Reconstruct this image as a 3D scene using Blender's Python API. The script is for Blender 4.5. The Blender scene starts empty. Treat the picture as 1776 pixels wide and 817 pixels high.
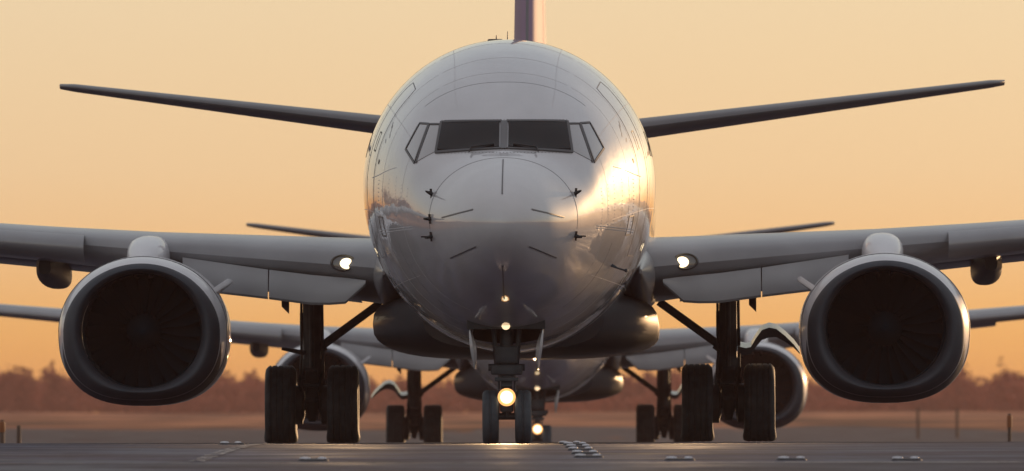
import bpy, bmesh, math, random
import numpy as np
from mathutils import Vector, Matrix
from mathutils.bvhtree import BVHTree

R = math.radians
sc = bpy.context.scene
col = sc.collection
rng = np.random.default_rng(7)
random.seed(7)

# ------------------------------------------------------------------ camera
EYE = 0.15                       # eye height over the runway crest
cam = bpy.data.cameras.new('camera')
cam.sensor_width = 36.0
cam.lens = 472.3
cam.clip_start = 0.5
cam.clip_end = 20000
cam.dof.use_dof = True
cam.dof.focus_distance = 169.0
cam.dof.aperture_fstop = 5.8
camo = bpy.data.objects.new('camera', cam)
col.objects.link(camo)
camo.matrix_world = (Matrix.Translation((0, 0, EYE)) @ Matrix.Rotation(R(90 + 0.837), 4, 'X')
                     @ Matrix.Rotation(R(-0.09), 4, 'Z'))
sc.camera = camo

# ------------------------------------------------------------------ sky and sun
SUN_AZ, SUN_EL = 26.0, 4.6       # degrees right of the view axis, above the horizon
world = bpy.data.worlds.new('World')
sc.world = world
world.use_nodes = True
wn = world.node_tree
bg = wn.nodes['Background']
sky = wn.nodes.new('ShaderNodeTexSky')
sky.sky_type = 'NISHITA'
sky.sun_disc = False
sky.sun_elevation = R(SUN_EL)
sky.sun_rotation = R(SUN_AZ)
sky.air_density = 1.0
sky.dust_density = 0.06
tc = wn.nodes.new('ShaderNodeTexCoord')
sep = wn.nodes.new('ShaderNodeSeparateXYZ')
wn.links.new(tc.outputs['Generated'], sep.inputs[0])
ramp = wn.nodes.new('ShaderNodeValToRGB')   # added sky fill: horizon glow, and pale light above to brighten surfaces
ramp.color_ramp.interpolation = 'LINEAR'
els = ramp.color_ramp.elements
els[0].position = 0.0
els[0].color = (0.32, 0.05, 0.02, 1)
els[1].position = 1.0
els[1].color = (0.33, 0.32, 0.335, 1)
for p_, c_ in ((.0075, (.31, .11, .07)), (.0175, (.30, .21, .23)), (.032, (.34, .26, .28)), (.12, (.34, .30, .30)), (.30, (.36, .34, .34))):
    els.new(p_).color = (*c_, 1)
wn.links.new(sep.outputs['Z'], ramp.inputs[0])
bg2 = wn.nodes.new('ShaderNodeBackground')
bg2.inputs['Strength'].default_value = 1.0
wn.links.new(ramp.outputs[0], bg2.inputs['Color'])
adds = wn.nodes.new('ShaderNodeAddShader')
wn.links.new(sky.outputs[0], bg.inputs['Color'])
wn.links.new(bg.outputs[0], adds.inputs[0])
wn.links.new(bg2.outputs[0], adds.inputs[1])
wn.links.new(adds.outputs[0], wn.nodes['World Output'].inputs['Surface'])
bg.inputs['Strength'].default_value = 0.068

sun = bpy.data.lights.new('sun', 'SUN')
sun.energy = 2.1
sun.angle = R(0.6)
sun.color = (1.0, 0.60, 0.30)
suno = bpy.data.objects.new('sun', sun)
col.objects.link(suno)
sd = Vector((math.sin(R(SUN_AZ)) * math.cos(R(SUN_EL)), math.cos(R(SUN_AZ)) * math.cos(R(SUN_EL)), math.sin(R(SUN_EL))))
suno.rotation_euler = (-sd).to_track_quat('-Z', 'Y').to_euler()
suno.location = sd * 300

sc.view_settings.view_transform = 'Standard'
sc.view_settings.look = 'None'
sc.view_settings.gamma = 1.0
sc.view_settings.exposure = 0.0
sc.render.engine = 'CYCLES'
sc.cycles.use_denoising = True
sc.cycles.sample_clamp_indirect = 6.0
sc.cycles.max_bounces = 8
sc.cycles.volume_bounces = 1

# ------------------------------------------------------------------ helpers
def mesh_obj(name, verts, faces, mat=None, parent=None, smooth=True):
    me = bpy.data.meshes.new(name)
    me.from_pydata([tuple(map(float, v)) for v in verts], [], [tuple(map(int, f)) for f in faces])
    me.validate()
    if smooth:
        me.polygons.foreach_set('use_smooth', [True] * len(me.polygons))
    me.update()
    o = bpy.data.objects.new(name, me)
    col.objects.link(o)
    if mat:
        me.materials.append(mat)
    if parent:
        o.parent = parent
    return o


def finish(bm, name, mat, parent=None, smooth=True, angle=40):
    bmesh.ops.remove_doubles(bm, verts=bm.verts, dist=1e-5)
    bmesh.ops.recalc_face_normals(bm, faces=bm.faces)
    me = bpy.data.meshes.new(name)
    bm.to_mesh(me)
    bm.free()
    if smooth:
        me.polygons.foreach_set('use_smooth', [True] * len(me.polygons))
        try:
            me.set_sharp_from_angle(angle=R(angle))
        except Exception:
            pass
    o = bpy.data.objects.new(name, me)
    col.objects.link(o)
    if mat:
        me.materials.append(mat)
    if parent:
        o.parent = parent
    return o


def add_box(bm, c, size, rot=None, bevel=0.0):
    M = Matrix.Translation(c) @ (rot.to_4x4() if rot else Matrix.Identity(4)) @ Matrix.Diagonal((*size, 1))
    r = bmesh.ops.create_cube(bm, size=1.0, matrix=M)
    if bevel:
        es = set(e for v in r['verts'] for e in v.link_edges)
        bmesh.ops.bevel(bm, geom=list(es), offset=bevel, segments=2, affect='EDGES', profile=0.6)


def add_tube(bm, pts, rad, n=12, caps=True):
    pts = [Vector(p) for p in pts]
    rads = rad if isinstance(rad, (list, tuple)) else [rad] * len(pts)
    rings = []
    for i, p in enumerate(pts):
        t = (pts[min(i + 1, len(pts) - 1)] - pts[max(i - 1, 0)]).normalized()
        a = t.orthogonal().normalized() if i == 0 else (a - t * a.dot(t)).normalized()
        b = t.cross(a)
        rings.append([bm.verts.new(p + (a * math.cos(k * 2 * math.pi / n) + b * math.sin(k * 2 * math.pi / n)) * rads[i]) for k in range(n)])
    for i in range(len(rings) - 1):
        for k in range(n):
            bm.faces.new((rings[i][k], rings[i][(k + 1) % n], rings[i + 1][(k + 1) % n], rings[i + 1][k]))
    if caps:
        bm.faces.new(rings[0][::-1])
        bm.faces.new(rings[-1])


def add_lathe(bm, prof, center, axis='X', n=40):
    """prof: list of (along, radius)"""
    c = Vector(center)
    rings = []
    for (a, r) in prof:
        ring = []
        for k in range(n):
            t = 2 * math.pi * k / n
            if axis == 'X':
                p = Vector((a, r * math.cos(t), r * math.sin(t)))
            elif axis == 'Y':
                p = Vector((r * math.cos(t), a, r * math.sin(t)))
            else:
                p = Vector((r * math.cos(t), r * math.sin(t), a))
            ring.append(bm.verts.new(c + p))
        rings.append(ring)
    for i in range(len(rings) - 1):
        for k in range(n):
            bm.faces.new((rings[i][k], rings[i][(k + 1) % n], rings[i + 1][(k + 1) % n], rings[i + 1][k]))
    if prof[0][1] > 1e-4:
        bm.faces.new(rings[0][::-1])
    if prof[-1][1] > 1e-4:
        bm.faces.new(rings[-1])


def loft(name, sections, mat, parent=None, closed=True, caps=True, smooth=True, angle=50):
    """sections: list of equal-length point lists"""
    bm = bmesh.new()
    rings = [[bm.verts.new(p) for p in s] for s in sections]
    n = len(rings[0])
    for i in range(len(rings) - 1):
        for k in range(n if closed else n - 1):
            k2 = (k + 1) % n
            try:
                bm.faces.new((rings[i][k], rings[i][k2], rings[i + 1][k2], rings[i + 1][k]))
            except ValueError:
                pass
    if caps and closed:
        bm.faces.new(rings[0][::-1])
        bm.faces.new(rings[-1])
    return finish(bm, name, mat, parent, smooth, angle)


def pchip(xs, ys, x):
    xs = np.asarray(xs, float); ys = np.asarray(ys, float)
    h = np.diff(xs); d = np.diff(ys) / h
    m = np.zeros_like(ys)
    for i in range(1, len(xs) - 1):
        if d[i - 1] * d[i] > 0:
            w1 = 2 * h[i] + h[i - 1]; w2 = h[i] + 2 * h[i - 1]
            m[i] = (w1 + w2) / (w1 / d[i - 1] + w2 / d[i])
    m[0] = d[0]; m[-1] = d[-1]
    x = np.clip(np.asarray(x, float), xs[0], xs[-1])
    i = np.clip(np.searchsorted(xs, x) - 1, 0, len(h) - 1)
    t = (x - xs[i]) / h[i]
    return ((2 * t**3 - 3 * t**2 + 1) * ys[i] + (t**3 - 2 * t**2 + t) * h[i] * m[i]
            + (-2 * t**3 + 3 * t**2) * ys[i + 1] + (t**3 - t**2) * h[i] * m[i + 1])


def tag(o, label=None, category=None, group=None, kind=None):
    if label:
        o['label'] = label
    if category:
        o['category'] = category
    if group:
        o['group'] = group
    if kind:
        o['kind'] = kind
    return o

# ------------------------------------------------------------------ materials
def mat(name, base, rough=0.5, metal=0.0, spec=0.5, coat=0.0, noise=None, bump=None, emit=None, coat_rough=0.04, rough_noise=None):
    m = bpy.data.materials.new(name)
    m.use_nodes = True
    nt = m.node_tree
    b = nt.nodes['Principled BSDF']
    b.inputs['Base Color'].default_value = (*base, 1)
    b.inputs['Roughness'].default_value = rough
    b.inputs['Metallic'].default_value = metal
    b.inputs['Specular IOR Level'].default_value = spec
    b.inputs['Coat Weight'].default_value = coat
    b.inputs['Coat Roughness'].default_value = coat_rough
    tco = nt.nodes.new('ShaderNodeTexCoord')

    def tex(scale, stretch, detail=5):
        mp = nt.nodes.new('ShaderNodeMapping')
        mp.inputs['Scale'].default_value = stretch
        nt.links.new(tco.outputs['Object'], mp.inputs[0])
        n = nt.nodes.new('ShaderNodeTexNoise')
        n.inputs['Scale'].default_value = scale
        n.inputs['Detail'].default_value = detail
        nt.links.new(mp.outputs[0], n.inputs[0])
        return n
    if noise:                    # (scale, stretch, dark factor, light factor)
        s, st, lo, hi = noise
        n = tex(s, st)
        rp = nt.nodes.new('ShaderNodeValToRGB')
        rp.color_ramp.elements[0].position = 0.32
        rp.color_ramp.elements[1].position = 0.68
        rp.color_ramp.elements[0].color = (*[c * lo for c in base], 1)
        rp.color_ramp.elements[1].color = (*[min(1, c * hi) for c in base], 1)
        nt.links.new(n.outputs[0], rp.inputs[0])
        nt.links.new(rp.outputs[0], b.inputs['Base Color'])
    if rough_noise:
        s, st, lo, hi = rough_noise
        n = tex(s, st)
        mr = nt.nodes.new('ShaderNodeMapRange')
        mr.inputs['To Min'].default_value = lo
        mr.inputs['To Max'].default_value = hi
        mr.inputs['From Min'].default_value = 0.3
        mr.inputs['From Max'].default_value = 0.7
        nt.links.new(n.outputs[0], mr.inputs[0])
        nt.links.new(mr.outputs[0], b.inputs['Roughness'])
    if bump:                     # (scale, stretch, strength, distance)
        s, st, k, d = bump
        n = tex(s, st, 3)
        bp = nt.nodes.new('ShaderNodeBump')
        bp.inputs['Strength'].default_value = k
        bp.inputs['Distance'].default_value = d
        nt.links.new(n.outputs[0], bp.inputs['Height'])
        nt.links.new(bp.outputs[0], b.inputs['Normal'])
        nt.links.new(bp.outputs[0], b.inputs['Coat Normal'])
    if emit:
        b.inputs['Emission Color'].default_value = (*emit[0], 1)
        b.inputs['Emission Strength'].default_value = emit[1]
    return m


M = {}
M['paint'] = mat('white_paint', (0.64, 0.63, 0.65), 0.4, spec=.1, coat=1.0, coat_rough=0.025, noise=(1.6, (1, .3, 1), .90, 1.05), bump=(2.4, (1, .8, 1), .5, .016))
_n = M['paint'].node_tree
_b = _n.nodes['Principled BSDF']
_b.inputs['Coat IOR'].default_value = 2.0
_tc = [n for n in _n.nodes if n.type == 'TEX_COORD'][0]
_sx = _n.nodes.new('ShaderNodeSeparateXYZ')
_mr = _n.nodes.new('ShaderNodeMapRange')
_mr.inputs['From Min'].default_value = 1.5     # the moulded radome is smooth, the riveted skin behind it ripples
_mr.inputs['From Max'].default_value = 2.6
_mr.inputs['To Min'].default_value = 0.03
_mr.inputs['To Max'].default_value = 0.55
_n.links.new(_tc.outputs['Object'], _sx.inputs[0])
_n.links.new(_sx.outputs['Y'], _mr.inputs[0])
_n.links.new(_mr.outputs[0], [n for n in _n.nodes if n.type == 'BUMP'][0].inputs['Strength'])
M['radome'] = mat('radome_paint', (0.65, 0.64, 0.65), 0.4, spec=.1, coat=1.0, coat_rough=0.05, noise=(3, (1, 1, 1), .96, 1.03))
M['radome'].node_tree.nodes['Principled BSDF'].inputs['Coat IOR'].default_value = 2.0
M['wing'] = mat('wing_grey_paint', (0.27, 0.27, 0.285), 0.34, coat=0.3, coat_rough=.12, noise=(1.4, (1, .4, 1), .84, 1.10), bump=(2.0, (1, 1, 1), .2, .012))
M['kflap'] = mat('krueger_flap_paint', (0.34, 0.34, 0.35), 0.5, spec=.3, noise=(1.6, (1, .5, 1), .9, 1.08))
M['slat'] = mat('slat_metal', (0.33, 0.33, 0.345), 0.38, metal=0.3, noise=(1.6, (1, .5, 1), .88, 1.08))
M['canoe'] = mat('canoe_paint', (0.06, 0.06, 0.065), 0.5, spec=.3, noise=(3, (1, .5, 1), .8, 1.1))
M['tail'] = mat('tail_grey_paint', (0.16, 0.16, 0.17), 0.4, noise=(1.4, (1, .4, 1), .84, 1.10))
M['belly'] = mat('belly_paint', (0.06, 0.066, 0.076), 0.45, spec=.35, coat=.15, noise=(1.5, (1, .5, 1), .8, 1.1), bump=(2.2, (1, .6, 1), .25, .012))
M['cowl'] = mat('cowl_paint', (0.76, 0.75, 0.77), 0.4, spec=.2, coat=.6, coat_rough=.04, noise=(2, (1, 1, 1), .92, 1.04), bump=(2.5, (1, 1, 1), .15, .008))
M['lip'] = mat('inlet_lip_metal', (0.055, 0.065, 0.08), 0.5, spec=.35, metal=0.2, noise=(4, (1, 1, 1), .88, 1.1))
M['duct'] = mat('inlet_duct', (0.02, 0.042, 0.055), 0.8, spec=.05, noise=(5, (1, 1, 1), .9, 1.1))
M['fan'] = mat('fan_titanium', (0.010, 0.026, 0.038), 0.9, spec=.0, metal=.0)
M['glass'] = mat('cockpit_glass', (0.012, 0.014, 0.016), 0.06, spec=0.2)
M['shade'] = mat('shaded_side_glass', (0.42, 0.41, 0.42), 0.22, coat=1.0, coat_rough=.03)
M['frame'] = mat('window_frame', (0.085, 0.085, 0.09), 0.45)
M['post'] = mat('window_post', (0.17, 0.17, 0.18), 0.45)
M['seam'] = mat('seam_line', (0.17, 0.17, 0.18), 0.6)
M['lap'] = mat('lap_joint', (0.56, 0.55, 0.56), 0.5)
M['strip'] = mat('lightning_strip', (0.16, 0.155, 0.16), 0.4, metal=.3)
M['tyre'] = mat('tyre_rubber', (0.058, 0.078, 0.096), 0.62, spec=0.4, noise=(9, (1, 1, 1), .8, 1.25), bump=(30, (1, 1, 1), .3, .004))
M['steel'] = mat('gear_steel', (0.055, 0.07, 0.086), 0.5, metal=.2, noise=(6, (1, 1, 1), .7, 1.2))
M['dark'] = mat('dark_bay', (0.05, 0.062, 0.07), 0.7)
M['chrome'] = mat('oleo_chrome', (0.55, 0.55, 0.56), 0.15, metal=1)
M['rim'] = mat('wheel_rim', (0.35, 0.35, 0.36), 0.4, metal=.5)
M['fin'] = mat('fin_paint', (0.33, 0.23, 0.32), 0.6, spec=.2, noise=(.8, (1, 1, 1), .9, 1.08))
M['fin_lead'] = mat('fin_leading_edge', (0.60, 0.53, 0.57), 0.3, coat=.3)
M['black'] = mat('black_mark', (0.02, 0.02, 0.022), 0.5)
M['door'] = mat('gear_door_paint', (0.55, 0.54, 0.56), 0.25, coat=.5)
M['gdoor'] = mat('main_gear_door_paint', (0.16, 0.16, 0.17), 0.35, coat=.4)
M['lampglow'] = mat('lamp_glow', (1, .9, .7), 0.3, emit=((1.0, 0.84, 0.52), 3.0))
M['lampdim'] = mat('lamp_dim_glow', (1, .9, .7), 0.3, emit=((1.0, 0.78, 0.46), 2.6))
M['lampchin'] = mat('chin_lamp_glow', (1, .9, .7), 0.3, emit=((1.0, 0.70, 0.40), 1.5))
M['lamphalo'] = mat('lamp_halo_glow', (1, .8, .5), 0.2, emit=((1.0, 0.42, 0.10), 1.3))  # orange emission standing in for the halo round the lamp
M['reflector'] = mat('lamp_reflector_metal', (0.7, .68, .65), 0.15, metal=1)
M['lens'] = mat('lamp_lens', (0.2, .2, .2), 0.05, coat=1)
M['fixture'] = mat('runway_light_metal', (0.66, 0.65, 0.67), 0.4, metal=1.0, noise=(30, (1, 1, 1), .8, 1.1))
M['fixture_base'] = mat('runway_light_base', (0.06, 0.06, 0.065), 0.6)
M['post_mat'] = mat('marker_post', (0.10, 0.06, 0.04), 0.6)
M['post_band'] = mat('marker_post_band', (0.30, 0.10, 0.03), 0.5)

# ------------------------------------------------------------------ terrain
PY = [-6000, -1500, 0.0, 60, 100, 120, 140, 150, 160, 188, 230, 290, 330, 420, 520, 640, 800, 1200, 1800, 2400, 3200, 5200]
PZ = [-1.6, -1.6, -1.6, -.79, -.37, -.20, -.0707, -.025, 0, 0, -.08, -.33, -.36, -.9, -1.0, -.48, -.06, .75, 2.1, 3.6, 4.3, 4.5]


def ground_z(y):
    return float(pchip(PY, PZ, y))


def sheet(name, xs, ys, mt, lift=0.0, bumps=None):
    zs = pchip(PY, PZ, np.array(ys))
    verts, faces = [], []
    for j, y in enumerate(ys):
        for i, x in enumerate(xs):
            z = zs[j] + lift
            if bumps:
                z += bumps(x, y)
            verts.append((x, y, z))
    nx = len(xs)
    for j in range(len(ys) - 1):
        for i in range(nx - 1):
            a = j * nx + i
            faces.append((a, a + 1, a + 1 + nx, a + nx))
    return mesh_obj(name, verts, faces, mt)


def ground_material():
    m = bpy.data.materials.new('dry_grass_field')
    m.use_nodes = True
    nt = m.node_tree
    b = nt.nodes['Principled BSDF']
    b.inputs['Roughness'].default_value = 0.95
    b.inputs['Specular IOR Level'].default_value = 0.05
    t = nt.nodes.new('ShaderNodeTexCoord')

    def noise(scale, st, detail):
        mp = nt.nodes.new('ShaderNodeMapping')
        mp.inputs['Scale'].default_value = st
        n = nt.nodes.new('ShaderNodeTexNoise')
        n.inputs['Scale'].default_value = scale
        n.inputs['Detail'].default_value = detail
        nt.links.new(t.outputs['Object'], mp.inputs[0])
        nt.links.new(mp.outputs[0], n.inputs[0])
        return n
    n1 = noise(0.05, (1.0, .12, 1), 6)
    r1 = nt.nodes.new('ShaderNodeValToRGB')
    el = r1.color_ramp.elements
    el[0].position = 0.36; el[0].color = (0.035, 0.024, 0.02, 1)
    el[1].position = 0.64; el[1].color = (0.72, 0.30, 0.15, 1)
    x = el.new(0.48); x.color = (0.30, 0.112, 0.062, 1)
    nt.links.new(n1.outputs[0], r1.inputs[0])
    n2 = noise(2.0, (1, 1, 1), 8)
    mx = nt.nodes.new('ShaderNodeMix')
    mx.data_type = 'RGBA'; mx.blend_type = 'MULTIPLY'
    mx.inputs['Factor'].default_value = 0.6
    nt.links.new(r1.outputs[0], mx.inputs['A'])
    nt.links.new(n2.outputs[0], mx.inputs['B'])
    nt.links.new(mx.outputs['Result'], b.inputs['Base Color'])
    return m


def pavement_material(name, base, lo, hi):
    m = bpy.data.materials.new(name)
    m.use_nodes = True
    nt = m.node_tree
    b = nt.nodes['Principled BSDF']
    b.inputs['Specular IOR Level'].default_value = 0.07
    t = nt.nodes.new('ShaderNodeTexCoord')

    def noise(scale, st, detail):
        mp = nt.nodes.new('ShaderNodeMapping')
        mp.inputs['Scale'].default_value = st
        n = nt.nodes.new('ShaderNodeTexNoise')
        n.inputs['Scale'].default_value = scale
        n.inputs['Detail'].default_value = detail
        nt.links.new(t.outputs['Object'], mp.inputs[0])
        nt.links.new(mp.outputs[0], n.inputs[0])
        return n
    n1 = noise(1.0, (.22, .75, 1), 8)        # wide stains and rubber
    r1 = nt.nodes.new('ShaderNodeValToRGB')
    r1.color_ramp.elements[0].position = 0.36
    r1.color_ramp.elements[0].color = (*[c * lo for c in base], 1)
    r1.color_ramp.elements[1].position = 0.66
    r1.color_ramp.elements[1].color = (*[c * hi for c in base], 1)
    nt.links.new(n1.outputs[0], r1.inputs[0])
    n2 = noise(5, (1, .45, 1), 9)           # grain of the aggregate
    r2 = nt.nodes.new('ShaderNodeMapRange')
    r2.inputs['From Min'].default_value = 0.3
    r2.inputs['From Max'].default_value = 0.7
    r2.inputs['To Min'].default_value = 0.55
    r2.inputs['To Max'].default_value = 1.45
    nt.links.new(n2.outputs[0], r2.inputs[0])
    mx = nt.nodes.new('ShaderNodeMix')
    mx.data_type = 'RGBA'; mx.blend_type = 'MULTIPLY'
    mx.inputs['Factor'].default_value = 1.0
    nt.links.new(r1.outputs[0], mx.inputs['A'])
    nt.links.new(r2.outputs[0], mx.inputs['B'])
    nt.links.new(mx.outputs['Result'], b.inputs['Base Color'])
    n3 = noise(0.8, (.5, .3, 1), 5)
    r3 = nt.nodes.new('ShaderNodeMapRange')
    r3.inputs['From Min'].default_value = 0.35
    r3.inputs['From Max'].default_value = 0.65
    r3.inputs['To Min'].default_value = 0.5
    r3.inputs['To Max'].default_value = 0.85
    nt.links.new(n3.outputs[0], r3.inputs[0])
    nt.links.new(r3.outputs[0], b.inputs['Roughness'])
    bp = nt.nodes.new('ShaderNodeBump')
    bp.inputs['Strength'].default_value = 0.5
    bp.inputs['Distance'].default_value = 0.01
    n4 = noise(40, (1, .25, 1), 4)
    nt.links.new(n4.outputs[0], bp.inputs['Height'])
    nt.links.new(bp.outputs[0], b.inputs['Normal'])
    return m


xs = sorted(set(list(np.linspace(-6000, 6000, 25)) + list(np.linspace(-300, 300, 61))))
ys = sorted(set(list(np.linspace(-6000, 0, 9)) + list(np.arange(10, 340, 4.0)) + list(np.arange(340, 900, 10.0)) + list(np.arange(900, 5200, 60.0))))


def field_bumps(x, y):
    if y < 380:
        return -0.02 if abs(x) < 25 and -200 < y < 400 else 0.0
    a = min(1, (y - 380) / 500)
    return a * (0.10 * math.sin(x * .11 + y * .013) + .16 * math.sin(x * .045 - y * .006 + 1) + .07 * math.sin(x * .31 + y * .021))


g = sheet('ground', xs, ys, ground_material(), -0.004, field_bumps)
tag(g, kind='structure')
M['asphalt'] = pavement_material('runway_asphalt', (0.044, 0.050, 0.088), .36, 1.45)
M['concrete'] = pavement_material('runway_concrete', (0.042, 0.046, 0.075), .5, 1.3)
M['joint'] = pavement_material('joint_seal', (0.26, 0.23, 0.23), .45, 1.2)
M['paintline'] = pavement_material('worn_white_paint', (0.40, 0.38, 0.38), .35, 1.1)
rys = list(np.arange(-200, 20, 20.0)) + list(np.arange(20, 420.1, 2.0))
tag(sheet('runway', list(np.linspace(-25, 25, 26)), rys, M['asphalt']), kind='structure')
tag(sheet('runway_near_slab', list(np.linspace(-25, 25, 26)), list(np.arange(-200, 20, 20.0)) + list(np.arange(20, 127.1, 1.0)), M['concrete'], .004), kind='structure')

M['dark_strip'] = pavement_material('dark_strip_surface', (0.035, 0.036, 0.045), .6, 1.4)  # dark sheet across the field beyond the runway, far edge wavy
_v, _f = [], []
_tx = list(np.linspace(-120, 120, 81))
for _j, _y in enumerate(np.arange(560, 921, 30.0)):
    for _x in _tx:
        _yy = _y + (18 * math.sin(_x * .09) + 10 * math.sin(_x * .23 + 1)) * (_j / 12)
        _v.append((_x, _yy, ground_z(_yy) + field_bumps(_x, _yy) + .05))
for _j in range(12):
    for _i in range(80):
        _a = _j * 81 + _i
        _f.append((_a, _a + 1, _a + 82, _a + 81))
tag(mesh_obj('dark_strip', _v, _f, M['dark_strip']), kind='structure')


def strip_mesh(name, x0, x1, y0, y1, mt, lift, nx=60, ny=8, gap=0.0, jag=.03):
    """A thin worn strip whose edges wander; cells are dropped where the wear has taken it."""
    verts, faces = [], []
    for j in range(ny + 1):
        for i in range(nx + 1):
            y = y0 + (y1 - y0) * j / ny
            x = x0 + (x1 - x0) * i / nx
            y += random.uniform(-jag, jag)
            x += random.uniform(-jag, jag)
            verts.append((x, y, ground_z(y) + lift))
    for j in range(ny):
        for i in range(nx):
            if random.random() < gap:
                continue
            a = j * (nx + 1) + i
            faces.append((a, a + 1, a + nx + 2, a + nx + 1))
    return mesh_obj(name, verts, faces, mt)


tag(strip_mesh('pavement_joint', -12, 12, 126.9, 127.6, M['joint'], .008, nx=260, ny=3, gap=.10), kind='structure')
tag(strip_mesh('runway_marking', -3.12, -2.96, 129, 168, M['paintline'], .010, nx=3, ny=140, gap=.42), kind='structure')

# ------------------------------------------------------------------ fuselage shape
S_ = [0, .05, .2, .5, 1.0, 1.5, 1.9, 2.55, 3.0, 3.5, 4.0, 5.0, 6.0, 7.0, 8.0, 9.0, 24, 28, 32, 36, 38.0]
ZT = [2.72, 2.91, 3.07, 3.24, 3.42, 3.555, 3.66, 4.05, 4.30, 4.52, 4.70, 4.96, 5.11, 5.175, 5.19, 5.19, 5.19, 5.19, 5.15, 4.95, 4.55]
SB = [0, .05, .2, .5, 1.0, 1.5, 2, 3, 4, 5, 6, 7, 8, 9, 24, 28, 32, 36, 38.0]
ZB = [2.72, 2.55, 2.38, 2.19, 1.99, 1.85, 1.73, 1.55, 1.40, 1.29, 1.22, 1.185, 1.18, 1.18, 1.18, 1.65, 2.6, 3.7, 4.25]
SW = [0, .05, .2, .5, 1.0, 1.5, 2, 2.5, 3, 4, 5, 6, 7, 8, 9, 24, 28, 32, 36, 38.0]
WW = [0, .18, .35, .54, .75, .93, 1.08, 1.22, 1.35, 1.57, 1.72, 1.815, 1.865, 1.88, 1.88, 1.88, 1.62, 1.15, .5, .12]
SM = [0, 1, 2, 3, 4, 6, 8, 9, 24, 30, 38.0]
ZM = [2.72, 2.75, 2.86, 3.0, 3.12, 3.27, 3.31, 3.31, 3.31, 3.6, 4.4]
_u = np.linspace(0, math.sqrt(38.0), 1600)


def _prof(xs_, ys_, sig=7):
    v = pchip(np.sqrt(xs_), ys_, _u)
    k = np.exp(-.5 * (np.arange(-24, 25) / sig) ** 2); k /= k.sum()
    # odd reflection at the nose keeps the tip where it is
    ext = np.concatenate([2 * v[0] - v[24:0:-1], v, np.full(24, v[-1])])
    return np.convolve(ext, k, 'valid')


_zt, _zb, _w, _zm = _prof(S_, ZT), _prof(SB, ZB), _prof(SW, WW), _prof(SM, ZM)
_NU = pchip(np.sqrt([0, 1.2, 1.8, 2.5, 3.3, 4.5, 6, 38]), [2, 2, 2.2, 2.45, 2.35, 2.08, 2, 2], _u)


def fus(s, th):
    """th = 0 at the right-hand side, pi/2 at the top"""
    u = math.sqrt(max(s, 0))
    zt, zb, w, zm, nu = (float(np.interp(u, _u, a)) for a in (_zt, _zb, _w, _zm, _NU))
    c, sn = math.cos(th), math.sin(th)
    if sn >= 0:
        k = 2.0 / nu
        x = w * math.copysign(abs(c) ** k, c)
        z = zm + (zt - zm) * abs(sn) ** k
    else:
        x = w * c
        z = zm + (zm - zb) * sn
    return Vector((x, s, z))


def fus_n(s, th):
    a = fus(s + .01, th) - fus(max(s - .01, 0), th)
    b = fus(s, th + .01) - fus(s, th - .01)
    n = b.cross(a).normalized()
    p = fus(s, th)
    if n.dot(Vector((p.x, 0, p.z - 3.2))) < 0:
        n = -n
    return n


def fuselage_mesh():
    NA = 144
    st = [((i / 110) * 3.0) ** 2 for i in range(1, 111)] + list(np.arange(9.8, 38.01, .8))
    verts = [tuple(fus(0, 0))]
    keep = {}
    for i, s in enumerate(st):
        for k in range(NA):
            verts.append(tuple(fus(s, 2 * math.pi * k / NA)))
    faces = []
    for k in range(NA):
        faces.append((0, 1 + (k + 1) % NA, 1 + k))
    for i in range(len(st) - 1):
        sm = .5 * (st[i] + st[i + 1])
        for k in range(NA):
            a = 1 + i * NA + k
            b = 1 + i * NA + (k + 1) % NA
            xm = .5 * (verts[a][0] + verts[b][0])
            if 3.62 < sm < 5.25 and verts[a][2] < 2.0 and abs(xm) < .44:
                continue                      # nose gear bay opening
            faces.append((a, b, b + NA, a + NA))
    a = 1 + (len(st) - 1) * NA
    faces.append(tuple(a + k for k in range(NA)))
    return verts, faces


FV, FF = fuselage_mesh()
BVH = BVHTree.FromPolygons(FV, FF)


def front(x, z):
    """the skin point met when looking straight at the nose, with its outward normal"""
    h = BVH.ray_cast(Vector((x, -3, z)), Vector((0, 1, 0)))
    if h[0] is None:
        h = BVH.find_nearest(Vector((x, 8, z)))
    n = h[1]
    if n.y > 0:
        n = -n
    return h[0], n


def line_pts(pts, step=.04):
    out = []
    for (a, b) in zip(pts[:-1], pts[1:]):
        n = max(1, int(math.dist(a, b) / step))
        for i in range(n):
            t = i / n
            out.append((a[0] + (b[0] - a[0]) * t, a[1] + (b[1] - a[1]) * t))
    out.append(pts[-1])
    return out


def ribbon(bm, pn, width, h=.004, closed=False):
    """raised strip that follows a skin: pn = [(point, normal)]"""
    n = len(pn)
    rows = []
    for i, (p, nr) in enumerate(pn):
        if closed:
            t = pn[(i + 1) % n][0] - pn[i - 1][0]
        else:
            t = pn[min(i + 1, n - 1)][0] - pn[max(i - 1, 0)][0]
        t.normalize()
        sd_ = t.cross(nr).normalized() * (width / 2)
        rows.append([bm.verts.new(p - sd_ - nr * .01), bm.verts.new(p - sd_ + nr * h), bm.verts.new(p + sd_ + nr * h), bm.verts.new(p + sd_ - nr * .01)])
    for i in range(n if closed else n - 1):
        a, b = rows[i], rows[(i + 1) % n]
        for k in range(3):
            bm.faces.new((a[k], b[k], b[k + 1], a[k + 1]))


def skin_ribbon(name, pts_xz, width, mt, parent, h=.004, closed=False):
    bm = bmesh.new()
    ribbon(bm, [front(*p) for p in line_pts(list(pts_xz) + ([pts_xz[0]] if closed else []))], width, h)
    return finish(bm, name, mt, parent, True, 30)


def param_ribbon(name, pts_st, width, mt, parent, h=.004):
    bm = bmesh.new()
    ribbon(bm, [(fus(*p), fus_n(*p)) for p in line_pts(pts_st, .05)], width, h)
    return finish(bm, name, mt, parent, True, 30)


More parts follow.
